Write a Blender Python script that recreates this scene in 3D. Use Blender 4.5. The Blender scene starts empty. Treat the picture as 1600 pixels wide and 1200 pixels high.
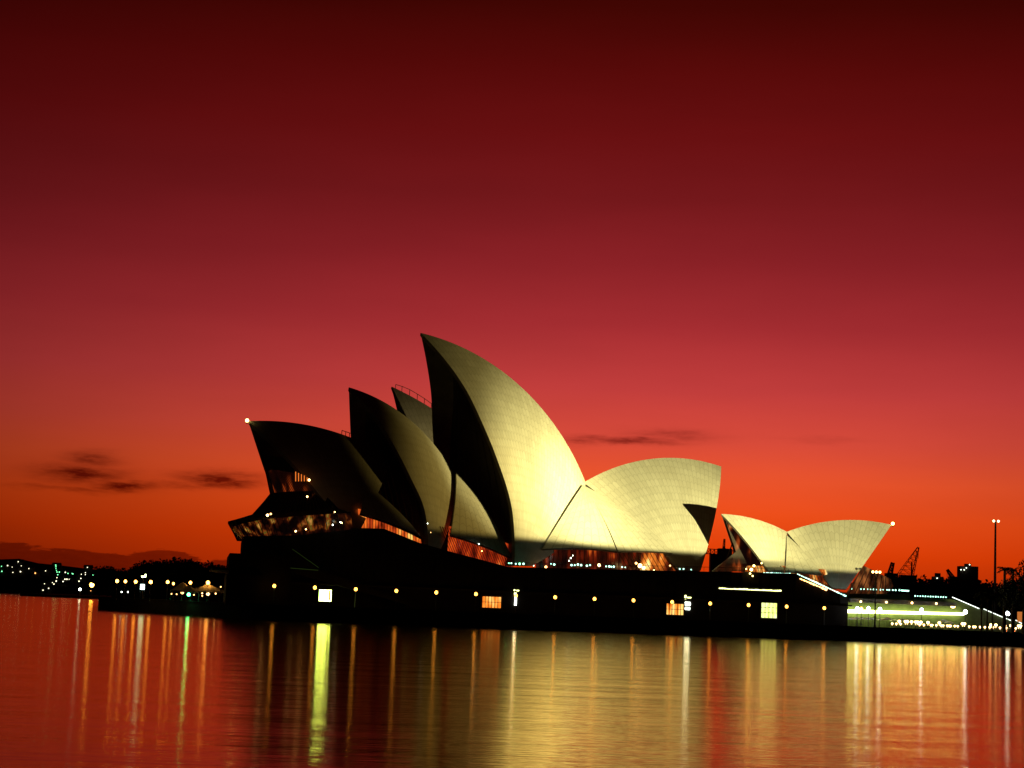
import bpy, math, random
from mathutils import Vector, Matrix
random.seed(7)
R = math.radians
SC = bpy.context.scene
COL = SC.collection

# ------------------------------------------------------------------ camera
F = 3000.0                     # focal length in pixels of a 1600 wide frame
CAMZ = 5.0
PITCH, ROLL = R(6.62), R(2.2)
cd = bpy.data.cameras.new('camera')
cam = bpy.data.objects.new('camera', cd); COL.objects.link(cam); SC.camera = cam
cd.sensor_width = 36.0; cd.lens = 36.0 * F / 1600.0
cd.clip_start = 0.5; cd.clip_end = 20000
CM = Matrix.Rotation(math.pi/2 + PITCH, 3, 'X') @ Matrix.Rotation(ROLL, 3, 'Z')
cam.matrix_world = Matrix.Translation((0, 0, CAMZ)) @ CM.to_4x4()

def ray(px, py):
    return CM @ Vector(((px-800)/F, (600-py)/F, -1.0))
def at(px, py, D):             # point at forward depth D (metres along Y)
    d = ray(px, py); t = D*1.25/d.y
    return Vector((0, 0, CAMZ)) + d*t

# ------------------------------------------------------------------ render settings
SC.view_settings.view_transform = 'Standard'; SC.view_settings.look = 'None'
SC.view_settings.exposure = 0.0; SC.view_settings.gamma = 1.0
SC.render.engine = 'CYCLES'
SC.cycles.use_denoising = True
SC.cycles.max_bounces = 6; SC.cycles.glossy_bounces = 3; SC.cycles.diffuse_bounces = 2
SC.cycles.sample_clamp_indirect = 6.0
SC.cycles.caustics_reflective = False; SC.cycles.caustics_refractive = False

# ------------------------------------------------------------------ node helper
class NT:
    def __init__(s, tree): s.t = tree; s.n = tree.nodes; s.l = tree.links
    def node(s, typ, **kw):
        nd = s.n.new(typ)
        for k, v in kw.items(): setattr(nd, k, v)
        return nd
    def put(s, sock, v):
        if isinstance(v, bpy.types.NodeSocket): s.l.new(v, sock)
        else: sock.default_value = v
    def m(s, op, a, b=None, c=None, clamp=False):
        nd = s.node('ShaderNodeMath', operation=op, use_clamp=clamp)
        for i, v in enumerate((a, b, c)):
            if v is not None: s.put(nd.inputs[i], v)
        return nd.outputs[0]
    def rng(s, v, a, b, c=0.0, d=1.0, smooth=True):
        nd = s.node('ShaderNodeMapRange'); nd.interpolation_type = 'SMOOTHSTEP' if smooth else 'LINEAR'
        for i, x in enumerate((v, a, b, c, d)): s.put(nd.inputs[i], x)
        return nd.outputs[0]
    def mix(s, f, a, b, mode='MIX'):
        nd = s.node('ShaderNodeMix', data_type='RGBA', blend_type=mode)
        s.put(nd.inputs[0], f)
        for sk, v in ((nd.inputs[6], a), (nd.inputs[7], b)):
            if isinstance(v, (tuple, list)): v = tuple(v)[:3] + (1,)
            s.put(sk, v)
        return nd.outputs[2]
    def noise(s, vec, scale, detail=3, rough=.55, out=0, dist=0):
        nd = s.node('ShaderNodeTexNoise'); 
        if vec is not None: s.l.new(vec, nd.inputs['Vector'])
        nd.inputs['Scale'].default_value = scale; nd.inputs['Detail'].default_value = detail
        nd.inputs['Roughness'].default_value = rough; nd.inputs['Distortion'].default_value = dist
        return nd.outputs[out]
    def ramp(s, f, stops, interp='LINEAR'):
        nd = s.node('ShaderNodeValToRGB'); cr = nd.color_ramp; cr.interpolation = interp
        while len(cr.elements) < len(stops): cr.elements.new(0.5)
        for e, (p, c) in zip(cr.elements, stops): e.position = p; e.color = tuple(c)[:3] + (1,)
        s.put(nd.inputs[0], f); return nd.outputs[0]
def lin(r, g, b):
    f = lambda c: (c/255/12.92) if c/255 <= .04045 else ((c/255+.055)/1.055)**2.4
    return (f(r), f(g), f(b))

# ------------------------------------------------------------------ world: afterglow sky, brightest low down behind the building
W = bpy.data.worlds.new('World'); SC.world = W; W.use_nodes = True
w = NT(W.node_tree); w.n.clear()
tc = w.node('ShaderNodeTexCoord')
sep = w.node('ShaderNodeSeparateXYZ'); w.l.new(tc.outputs['Generated'], sep.inputs[0])
az = w.m('MULTIPLY', w.m('ARCTAN2', sep.outputs[0], sep.outputs[1]), 180/math.pi)
el = w.m('MULTIPLY', w.m('ARCSINE', sep.outputs[2]), 180/math.pi)
SKY = [(-3, (150, 38, 8)), (0, (172, 43, 5)), (1.2, (200, 52, 4)), (2.4, (228, 65, 8)), (3.6, (238, 78, 24)), (5.0, (234, 84, 44)),
       (6.4, (216, 75, 58)), (8.25, (194, 62, 60)), (10.6, (164, 45, 49)), (13, (138, 33, 38)), (15.3, (116, 24, 27)),
       (17.6, (104, 16, 17)), (20, (87, 10, 9)), (22.3, (64, 6, 3)), (28, (34, 2, 2)), (45, (10, 1, 1))]
sky = w.ramp(w.m('DIVIDE', w.m('ADD', el, 3.0), 48.0), [((e*(.8 if e > 0 else 1)+3)/48.0, lin(*c)) for e, c in SKY])
# sideways falloff away from the glow
da = w.m('SUBTRACT', az, 5.0)
wid = w.rng(el, 1.6, 10.0, 20.0, 27.0)
q = w.m('DIVIDE', da, wid)
fall = w.m('ADD', w.m('MULTIPLY', w.m('EXPONENT', w.m('MULTIPLY', w.m('MULTIPLY', q, q), -1.0)), 0.985), 0.015)
def pix_dir(px, py):
    d = ray(px, py).normalized()
    return math.degrees(math.atan2(d.x, d.y)), math.degrees(math.asin(d.z))
comb = w.node('ShaderNodeCombineXYZ'); w.l.new(az, comb.inputs[0]); w.l.new(w.m('MULTIPLY', el, 4.5), comb.inputs[1])
cn = w.noise(comb.outputs[0], 0.55, 4, .6)
cn2 = w.noise(comb.outputs[0], 1.7, 4, .6)
dark = None
for (cx, cy, rx, ry, k) in ((142, 718, 34, 10, .7), (125, 740, 56, 11, .95), (195, 758, 42, 7, 1.0), (110, 763, 75, 4, .45), (345, 750, 54, 10, 1.0),
                            (290, 760, 55, 5, .4), (975, 688, 75, 4.5, .7), (1050, 680, 60, 7, .42), (905, 691, 28, 4, .5), (1290, 688, 60, 3.5, .12), (375, 742, 35, 6, .5)):
    a0, e0 = pix_dir(cx, cy); sx = rx/F*57.3; sy = ry/F*57.3
    u = w.m('DIVIDE', w.m('SUBTRACT', az, a0), sx)
    e_w = w.m('ADD', el, w.m('MULTIPLY', w.m('SUBTRACT', cn, .5), 0.45))
    v = w.m('DIVIDE', w.m('SUBTRACT', e_w, e0), sy)
    g = w.m('EXPONENT', w.m('MULTIPLY', w.m('ADD', w.m('MULTIPLY', u, u), w.m('MULTIPLY', v, v)), -.8))
    g = w.m('MULTIPLY', g, w.rng(cn2, .25, .65, k*.6, k*1.15))
    dark = g if dark is None else w.m('MAXIMUM', dark, g)
# broken low bank of cloud beyond the far shore
a1, e1 = pix_dir(30, 846); a2, e2 = pix_dir(360, 884)
top = w.rng(az, a1, a2, e1, e2 + .28, smooth=False)
top = w.m('ADD', top, w.m('MULTIPLY', w.m('SUBTRACT', w.noise(comb.outputs[0], .42, 5, .62), .53), 1.5))
bank = w.rng(w.m('SUBTRACT', top, el), -.03, .07)
bank = w.m('MULTIPLY', bank, w.rng(az, 2.0, -6.0, 0.15, 1.0))
bank = w.m('MULTIPLY', bank, w.rng(cn2, .2, .7, .62, .72))
dark = w.m('MAXIMUM', dark, bank)
haze_n = w.rng(w.noise(comb.outputs[0], .16, 3, .5), .3, .7, .975, 1.025)
base = w.mix(1.0, sky, (1, 1, 1), 'MULTIPLY')
cloudc = w.mix(1.0, sky, (.22, .10, .10), 'MULTIPLY')
colr = w.mix(dark, base, cloudc)
st = w.m('MULTIPLY', fall, haze_n)
bg = w.node('ShaderNodeBackground'); w.l.new(colr, bg.inputs[0]); w.l.new(st, bg.inputs[1])
wo = w.node('ShaderNodeOutputWorld'); w.l.new(bg.outputs[0], wo.inputs[0])

# ------------------------------------------------------------------ the promontory's own frame: s along the hall, v towards the water, z up
A = Vector((0, 480, 0))
def frame(deg):                # 17: the podium and quay; 25: the splayed main hall
    global SD, WD
    th = R(deg); SD = Vector((math.cos(th), math.sin(th), 0)); WD = Vector((math.sin(th), -math.cos(th), 0))
WALL, HALL = 17.0, 29.0
frame(WALL)
def L(s, v, z): return A + SD*s + WD*v + Vector((0, 0, z))
def loc(p): d = p - A; return (d.dot(SD), d.dot(WD), p.z)
def pv(px, py, v):             # pixel -> point on the upright plane at offset v
    o = Vector((0, 0, CAMZ)); d = ray(px, py); q0 = A + WD*v
    return o + d*((q0-o).dot(WD)/d.dot(WD))
def pz(px, v, z):              # column px, offset v, height z
    lo, hi = 0, 1400
    for _ in range(50):
        mid = (lo+hi)/2
        if pv(px, mid, v).z > z: lo = mid
        else: hi = mid
    return pv(px, lo, v)

# ------------------------------------------------------------------ materials
MATS = {}
def mat(name, col, rough=.8, metal=0.0, var=.25, scale=.6, bump=0.0, spec=.3):
    if name in MATS: return MATS[name]
    m = bpy.data.materials.new(name); m.use_nodes = True; t = NT(m.node_tree)
    b = t.n['Principled BSDF']
    tcn = t.node('ShaderNodeTexCoord').outputs['Object']
    n1 = t.noise(tcn, scale, 5, .6)
    c = t.mix(t.rng(n1, .3, .7), tuple(x*(1-var) for x in col), tuple(min(1, x*(1+var)) for x in col))
    t.l.new(c, b.inputs['Base Color']); b.inputs['Roughness'].default_value = rough
    b.inputs['Metallic'].default_value = metal; b.inputs['Specular IOR Level'].default_value = spec
    if bump:
        bn = t.node('ShaderNodeBump'); bn.inputs['Strength'].default_value = bump
        t.l.new(t.noise(tcn, scale*6, 4), bn.inputs['Height']); t.l.new(bn.outputs[0], b.inputs['Normal'])
    MATS[name] = m; return m
def glow(name, col, strength):
    if name in MATS: return MATS[name]
    m = bpy.data.materials.new(name); m.use_nodes = True; t = NT(m.node_tree); t.n.clear()
    e = t.node('ShaderNodeEmission'); e.inputs[0].default_value = tuple(col)+(1,); e.inputs[1].default_value = strength
    o = t.node('ShaderNodeOutputMaterial'); t.l.new(e.outputs[0], o.inputs[0])
    MATS[name] = m; return m
def foyer(name, stops, scale=.35, stretch=(1, 1, .45), strength=1.0, seed=0.0):
    """lit glazing: what shows is the warm interior, bright near its lamps"""
    m = bpy.data.materials.new(name); m.use_nodes = True; t = NT(m.node_tree); b = t.n['Principled BSDF']
    mp = t.node('ShaderNodeMapping'); t.l.new(t.node('ShaderNodeTexCoord').outputs['Object'], mp.inputs[0])
    mp.inputs['Scale'].default_value = stretch; mp.inputs['Location'].default_value = (seed, seed*.7, seed*.3)
    f = t.noise(mp.outputs[0], scale, 3, .5)
    vor = t.node('ShaderNodeTexVoronoi'); t.l.new(mp.outputs[0], vor.inputs['Vector']); vor.inputs['Scale'].default_value = .42
    spot = t.rng(vor.outputs['Distance'], .55, .05, 0, .22)
    c = t.ramp(t.m('ADD', f, spot), stops)
    b.inputs['Base Color'].default_value = (.02, .012, .01, 1); b.inputs['Roughness'].default_value = .2
    t.l.new(c, b.inputs['Emission Color']); b.inputs['Emission Strength'].default_value = strength
    return m
def tile_mat():
    m = bpy.data.materials.new('shell_tiles'); m.use_nodes = True; t = NT(m.node_tree); b = t.n['Principled BSDF']
    uv = t.node('ShaderNodeUVMap').outputs[0]; sp = t.node('ShaderNodeSeparateXYZ'); t.l.new(uv, sp.inputs[0])
    U, V = sp.outputs[0], sp.outputs[1]       # U counts ribs, V metres along the rib
    fu = t.m('FRACT', U); tri = t.m('ABSOLUTE', t.m('SUBTRACT', fu, .5))
    du = t.m('SUBTRACT', .5, tri)             # distance to rib joint
    vv = t.m('DIVIDE', t.m('ADD', V, t.m('MULTIPLY', tri, 1.6)), 2.3)   # chevron-shaped lids
    fv = t.m('FRACT', vv); dv = t.m('MULTIPLY', t.m('SUBTRACT', .5, t.m('ABSOLUTE', t.m('SUBTRACT', fv, .5))), 2.3)
    ju = t.rng(du, .03, .09, 1, 0); jv = t.rng(dv, .05, .16, 1, 0)
    cell = t.node('ShaderNodeCombineXYZ'); t.l.new(t.m('FLOOR', U), cell.inputs[0]); t.l.new(t.m('FLOOR', vv), cell.inputs[1])
    wn = t.node('ShaderNodeTexWhiteNoise'); wn.noise_dimensions = '2D'; t.l.new(cell.outputs[0], wn.inputs['Vector'])
    nz = t.noise(t.node('ShaderNodeTexCoord').outputs['Object'], .12, 6, .65)
    c = t.mix(wn.outputs[0], (.66, .63, .56), (.76, .73, .66))
    c = t.mix(t.rng(nz, .3, .75, 0, .35), c, (.5, .46, .38))
    c = t.mix(t.m('MULTIPLY', t.m('MAXIMUM', ju, jv), .32), c, (.22, .20, .15))
    t.l.new(c, b.inputs['Base Color']); b.inputs['Roughness'].default_value = .42; b.inputs['Specular IOR Level'].default_value = .35
    return m
TILES = tile_mat()
CONC = mat('shell_concrete', (.16, .14, .12), .85, scale=.25, bump=.2)
BRONZE = mat('bronze_mullion', (.05, .035, .025), .5, metal=.6)
DGLASS = mat('dark_glazing', (.014, .01, .009), .12, spec=.5)
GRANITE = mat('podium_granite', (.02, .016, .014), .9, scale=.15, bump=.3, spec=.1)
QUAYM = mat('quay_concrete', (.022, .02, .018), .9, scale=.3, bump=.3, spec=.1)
LITWALL = mat('pale_concrete', (.11, .15, .06), .85, scale=.5, bump=.2, var=.2)
STEEL = mat('painted_steel', (.05, .05, .05), .5, metal=.4)
LEAFM = mat('leaf', (.045, .055, .025), .7, scale=.8)
BARKM = mat('bark', (.11, .075, .05), .9, scale=3)
SOIL = mat('scrubby_ground', (.03, .028, .02), .95, scale=.02)
BRICK = mat('rendered_wall', (.1, .075, .065), .85, scale=.2)
CLOTHW = mat('white_canvas', (.6, .58, .54), .85)
G_LAMP = glow('lamp_warm', (1.0, .42, .05), 9)
G_LAMPB = glow('lamp_bright', (1.0, .42, .06), 15)
G_LAMPN = glow('lamp_pale', (1.0, .72, .34), 60)
G_BLUE = glow('lamp_cool', (.75, .9, 1.0), 24)
G_ORANGE = glow('lamp_orange', (1.0, .42, .06), 22)
G_TEAL = glow('rail_light', (.45, 1.0, .75), 4)
G_GREEN = glow('lamp_green', (.15, 1.0, .35), 10)
G_WHITE = glow('lamp_white', (.9, 1.0, .85), 12)
G_AMBER = glow('lamp_amber', (1.0, .5, .15), 12)
G_TIP = glow('beacon', (1.0, .72, .2), 10)
G_TABLE = glow('table_lamp_glow', (1.0, .6, .22), 10)
G_STRIP = glow('tube_light', (1.0, 1.0, .34), 13)
G_SLOT = glow('slot_light', (.95, 1.0, .35), 5)
G_WARM = glow('step_light', (1.0, .5, .15), 6)
G_RED = glow('lamp_red', (1.0, .06, .03), 14)

# ------------------------------------------------------------------ mesh builder
class MB:
    def __init__(s): s.v = []; s.f = []; s.uv = {}
    def add(s, vs, fs, uvs=None):
        o = len(s.v); s.v += [Vector(p) for p in vs]; s.f += [tuple(i+o for i in f) for f in fs]
        if uvs:
            for i, q in enumerate(uvs): s.uv[o+i] = q
    def box(s, c, size, rz=0.0):
        x, y, z = (k/2 for k in size); M = Matrix.Rotation(rz, 3, 'Z')
        vs = [Vector(c) + M @ Vector((a*x, b*y, d*z)) for a in (-1, 1) for b in (-1, 1) for d in (-1, 1)]
        s.add(vs, [(0,1,3,2),(4,6,7,5),(0,4,5,1),(2,3,7,6),(0,2,6,4),(1,5,7,3)])
    def lbox(s, s0, s1, v0, v1, z0, z1):
        vs = [L(a, b, d) for a in (s0, s1) for b in (v0, v1) for d in (z0, z1)]
        s.add(vs, [(0,1,3,2),(4,6,7,5),(0,4,5,1),(2,3,7,6),(0,2,6,4),(1,5,7,3)])
    def tube(s, p0, p1, r0, r1=None, n=8):
        p0, p1 = Vector(p0), Vector(p1); r1 = r0 if r1 is None else r1
        d = (p1-p0).normalized(); a = d.orthogonal().normalized(); b = d.cross(a)
        vs = []
        for p, r in ((p0, r0), (p1, r1)):
            for i in range(n):
                t = 2*math.pi*i/n; vs.append(p + (a*math.cos(t)+b*math.sin(t))*r)
        fs = [(i, (i+1) % n, n+(i+1) % n, n+i) for i in range(n)] + [tuple(range(n))[::-1], tuple(range(n, 2*n))]
        s.add(vs, fs)
    def ball(s, c, r, n=10, m=7, sz=1.0):
        c = Vector(c); vs = [c+Vector((0, 0, r*sz))]
        for j in range(1, m):
            for i in range(n):
                a, b = math.pi*j/m, 2*math.pi*i/n
                vs.append(c+Vector((r*math.sin(a)*math.cos(b), r*math.sin(a)*math.sin(b), r*sz*math.cos(a))))
        vs.append(c-Vector((0, 0, r*sz))); fs = []
        for i in range(n): fs.append((0, 1+i, 1+(i+1) % n))
        for j in range(m-2):
            for i in range(n):
                a = 1+j*n; fs.append((a+i, a+n+i, a+n+(i+1) % n, a+(i+1) % n))
        a = 1+(m-2)*n
        for i in range(n): fs.append((len(vs)-1, a+(i+1) % n, a+i))
        s.add(vs, fs)
    def prism(s, poly, off):
        n = len(poly); off = Vector(off); vs = [Vector(p) for p in poly] + [Vector(p)+off for p in poly]
        s.add(vs, [tuple(range(n)), tuple(range(n, 2*n))[::-1]] + [(i, n+i, n+(i+1) % n, (i+1) % n) for i in range(n)])
    def build(s, name, m, parent=None, origin=None, smooth=False, recalc=True):
        root = parent
        while root is not None and root.parent is not None: root = root.parent
        o = Vector(root['_o']) if root is not None else (Vector(origin) if origin is not None else Vector((0, 0, 0)))
        me = bpy.data.meshes.new(name); me.from_pydata([tuple(p-o) for p in s.v], [], s.f); me.update()
        if recalc:
            import bmesh
            bm = bmesh.new(); bm.from_mesh(me); bmesh.ops.recalc_face_normals(bm, faces=bm.faces[:]); bm.to_mesh(me); bm.free()
        if s.uv:
            ul = me.uv_layers.new(name='UVMap')
            for lp in me.loops: ul.data[lp.index].uv = s.uv.get(lp.vertex_index, (0, 0))
        if smooth: me.shade_smooth()
        me.materials.append(m)
        ob = bpy.data.objects.new(name, me); COL.objects.link(ob)
        if parent is not None: ob.parent = parent
        else:
            ob.location = o; ob['_o'] = tuple(o)
        return ob
def tag(o, label=None, cat=None, group=None, kind=None):
    if label: o['label'] = label
    if cat: o['category'] = cat
    if group: o['group'] = group
    if kind: o['kind'] = kind
    return o
def thing(name, label, cat, origin, group=None):
    o = bpy.data.objects.new(name, None); COL.objects.link(o); o.location = origin; o['_o'] = tuple(origin)
    return tag(o, label, cat, group)
def copy_tree(o, parent=None):
    c = o.copy(); COL.objects.link(c); c.parent = parent
    for ch in o.children: copy_tree(ch, c)
    return c
def place(proto, used, p, label, group=None, scale=1.0, rz=None):
    """first call moves the model itself, later calls copies"""
    o = proto if not used else copy_tree(proto)
    used.append(o); o.location = p; o.scale = (scale,)*3
    if rz is not None: o.rotation_euler.z = rz
    tag(o, label, None, group); return o

# ------------------------------------------------------------------ water, ground, quay
def water():
    m = bpy.data.materials.new('harbour_water'); m.use_nodes = True; t = NT(m.node_tree); b = t.n['Principled BSDF']
    pos = t.node('ShaderNodeNewGeometry').outputs['Position']
    mp = t.node('ShaderNodeMapping'); t.l.new(pos, mp.inputs[0]); mp.inputs['Scale'].default_value = (.22, 1.0, 1)
    mp.inputs['Rotation'].default_value = (0, 0, R(8))
    n1 = t.noise(mp.outputs[0], .13, 5, .5); n2 = t.noise(mp.outputs[0], 1.9, 3, .55)
    h = t.m('ADD', t.m('MULTIPLY', n1, .10), t.m('MULTIPLY', n2, .022))
    bn = t.node('ShaderNodeBump'); bn.inputs['Strength'].default_value = 1.0; bn.inputs['Distance'].default_value = 1.0
    t.l.new(h, bn.inputs['Height'])
    t.n.remove(b)
    gl = t.node('ShaderNodeBsdfGlossy'); gl.inputs['Color'].default_value = (1, .78, .48, 1); gl.inputs['Roughness'].default_value = .115
    t.l.new(bn.outputs[0], gl.inputs['Normal'])
    df = t.node('ShaderNodeBsdfDiffuse'); df.inputs[0].default_value = (.004, .003, .002, 1)
    fr = t.node('ShaderNodeFresnel'); fr.inputs['IOR'].default_value = 1.33
    mx = t.node('ShaderNodeMixShader'); t.l.new(fr.outputs[0], mx.inputs[0]); t.l.new(df.outputs[0], mx.inputs[1]); t.l.new(gl.outputs[0], mx.inputs[2])
    out = [n for n in t.n if n.type == 'OUTPUT_MATERIAL'][0]; t.l.new(mx.outputs[0], out.inputs['Surface'])
    g = MB(); g.add([(-9000, -300, 0), (9000, -300, 0), (9000, 12000, 0), (-9000, 12000, 0)], [(0, 1, 2, 3)])
    tag(g.build('water', m), kind='structure')
water()
SEG = [pz(153, 39, 0)]
# quay outline (s, v): straight along the podium, bending away at its far end
s_corner = loc(pz(395, 39, 0))[0]
farL = loc(at(153, 952, 1.0))
d = ray(153, 952.5); pf = Vector((0, 0, CAMZ)) + d*(-CAMZ/d.z); fs, fv, _ = loc(pf)
d = ray(290, 961); pm_ = Vector((0, 0, CAMZ)) + d*(-CAMZ/d.z); ms, mv, _ = loc(pm_)
outline = [(fs, fv), (ms, mv), (s_corner, 38.2), (s_corner+12, 39), (260, 39), (260, -260), (fs+90, -260), (fs+62, -90)]
QZ = 3.3
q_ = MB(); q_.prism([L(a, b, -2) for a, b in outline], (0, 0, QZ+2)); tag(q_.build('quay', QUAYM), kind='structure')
k_ = MB()
for (a, b), (c, e) in zip(outline[:4], outline[1:5]):
    p, r = L(a, b, QZ+.12), L(c, e, QZ+.12); k_.tube(p, r, .18, n=4)
tag(k_.build('kerb', QUAYM), kind='structure')
# rising ground of the gardens behind
def terrain(name, px_pts, D, depth=400, zb=-2, m=SOIL):
    g = MB(); n = len(px_pts); vs = []
    for px, py in px_pts:
        p = at(px, py, D); vs += [Vector((p.x*.95, p.y*.95, zb)), p, Vector((p.x*1.3, p.y*1.3, p.z*.8))]
    fs = []
    for i in range(n-1):
        a = 3*i; fs += [(a, a+3, a+4, a+1), (a+1, a+4, a+5, a+2)]
    g.add(vs, fs); return tag(g.build(name, m, smooth=False), kind='structure')
terrain('hills', [(-260, 868), (-150, 874), (-60, 872), (0, 874), (30, 873), (60, 880), (100, 884), (140, 889), (190, 893), (260, 899), (340, 903), (420, 908)], 1500, 900)
terrain('terrain', [(176, 906), (220, 897), (300, 894), (420, 896), (1100, 915), (1300, 925), (1500, 932), (1640, 925), (1900, 925)], 640, 400)

# ------------------------------------------------------------------ the opera house
HO = L(0, 0, QZ)
opera = thing('opera_house', 'floodlit concert building with tall pale tiled sail roofs on a dark podium', 'opera house', HO)

VR = 17
def hit(px, py, c, rad):
    o = Vector((0, 0, CAMZ)); d = ray(px, py).normalized(); C_ = L(*c); b = (o-C_).dot(d); q = (o-C_).length_squared-rad*rad
    return o + d*(-b-math.sqrt(b*b-q))
def solve_sphere(p):           # four points (s, v, z)
    import numpy as np
    M = np.array([[2*(p[i][k]-p[0][k]) for k in range(3)] for i in (1, 2, 3)])
    r = np.array([sum(p[i][k]**2 - p[0][k]**2 for k in range(3)) for i in (1, 2, 3)])
    c = Vector(np.linalg.solve(M, r)); return c, (c-Vector(p[0])).length
def slerp(a, b, t):
    om = a.angle(b)
    if om < 1e-6: return a.lerp(b, t)
    return a*(math.sin((1-t)*om)/math.sin(om)) + b*(math.sin(t*om)/math.sin(om))
def roof_shell(T, M_, H, Pf, Pb, v0, w, label, NU=28, NV=30, th=1.0, ribs=22, extend=0.0, wall_at=.10, wallm=None, rim=None, rear=None):
    t3, m3, h3 = (Vector(loc(pv(*q, v0))) for q in (T, M_, H))
    f3 = Vector(loc(pv(*Pf, v0+w))); b3 = Vector(loc(pv(*Pb, v0+w)))
    c, rad = solve_sphere([t3, m3, h3, (f3+b3)/2])
    print('SHELL %-28s R=%.1f c=(%.1f %.1f %.1f) tipz=%.1f footz=%.1f heelz=%.1f' % (label[:28], rad, *c, t3.z, f3.z, h3.z))
    # ridge arc in the axis plane
    cc = Vector((c.x, v0, c.z)); rr = (t3-cc).length
    a0 = math.atan2(t3.z-cc.z, t3.x-cc.x); a1 = math.atan2(h3.z-cc.z, h3.x-cc.x); am = math.atan2(m3.z-cc.z, m3.x-cc.x)
    fo = (f3-c).normalized()*rad; bo = (b3-c).normalized()*rad
    def edge_curve(px_, foot, tip_):           # an edge lying on the same sphere
        rq = [foot-c] + [Vector(loc(hit(x, y, c, rad)))-c for x, y in px_] + [tip_-c]; arc = [0]
        for a_, b_ in zip(rq, rq[1:]): arc.append(arc[-1]+(b_-a_).length)
        def f(t):
            t *= arc[-1]
            for k_ in range(len(rq)-1):
                if t <= arc[k_+1] or k_ == len(rq)-2:
                    f_ = (t-arc[k_])/(arc[k_+1]-arc[k_]); p0, p1, p2, p3 = rq[max(k_-1, 0)], rq[k_], rq[k_+1], rq[min(k_+2, len(rq)-1)]
                    r_ = .5*((2*p1)+(p2-p0)*f_+(2*p0-5*p1+4*p2-p3)*f_*f_+(3*p1-p0-3*p2+p3)*f_**3); return r_.normalized()*rad
        return f
    rimp = edge_curve(rim, f3, t3) if rim else None
    rearp = edge_curve(rear, b3, h3) if rear else None
    def grid(side, off):
        out = []
        for i in range(NU+1):
            u = i/NU; a = a0+(a1-a0)*u
            top = Vector((cc.x+rr*math.cos(a), v0, cc.z+rr*math.sin(a)))-c
            bot = slerp(fo, bo, u) if fo.angle(bo) > 1e-5 else fo
            row = []
            for j in range(NV+1):
                dr = slerp(bot, top, j/NV)
                if rimp: dr = (dr + (rimp(j/NV)-slerp(fo, t3-c, j/NV))*(1-u)**1.3).normalized()*rad
                if rearp: dr = (dr + (rearp(j/NV)-slerp(bo, h3-c, j/NV))*u**2.2).normalized()*rad
                p = c + dr*((rad-off)/rad)
                if off and p.y < v0+.02: p.y = v0+.02
                if side < 0: p.y = 2*v0-p.y
                row.append(L(*p))
            out.append(row)
        return out
    g = MB(); inner = {}
    for side in (1, -1):
        G, I = grid(side, 0), grid(side, th); inner[side] = I; W_ = NV+1
        vs = [p for r_ in G for p in r_]; uvs = []
        for i in range(NU+1):
            acc = 0
            for j in range(NV+1):
                if j: acc += (G[i][j]-G[i][j-1]).length
                uvs.append((i/NU*ribs, acc))
        fs = [(i*W_+j, (i+1)*W_+j, (i+1)*W_+j+1, i*W_+j+1) for i in range(NU) for j in range(NV)]
        g.add(vs, fs, uvs)
    o = g.build('roof_shell', TILES, opera, smooth=True, recalc=False)
    o['label'] = label
    k = MB()                                   # concrete soffit and rim
    for side in (1, -1):
        G, I = grid(side, .02), inner[side]; W_ = NV+1
        k.add([p for r_ in I for p in r_], [(i*W_+j, i*W_+j+1, (i+1)*W_+j+1, (i+1)*W_+j) for i in range(NU) for j in range(NV)])
        for i in (0, NU):
            k.add(G[i]+I[i], [(j, j+1, W_+j+1, W_+j) for j in range(NV)])
        bg_ = [G[i][0] for i in range(NU+1)]; bi = [I[i][0] for i in range(NU+1)]
        k.add(bg_+bi, [(i, i+1, NU+1+i+1, NU+1+i) for i in range(NU)])
    k.build('soffit', CONC, o, smooth=False, recalc=False)
    if wallm is not None:
        g = MB(); i = int(round(wall_at*NU)); a, b = inner[1][i], inner[-1][i]
        g.add(a+b, [(j, j+1, W_+j+1, W_+j) for j in range(NV-1)])
        lw = g.build('louvre_wall', wallm, opera, recalc=False)
        mu = MB()
        for k_i in range(1, 10):
            u = k_i/10; pts = [a[j].lerp(b[j], u) - SD*.25*(1 if T[0] < H[0] else -1) for j in range(0, NV-3, 3)]
            for p, r_ in zip(pts, pts[1:]): mu.tube(p, r_, .14, n=4)
        mu.build('mullion', BRONZE, lw)
    return o, c, rad, inner

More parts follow.
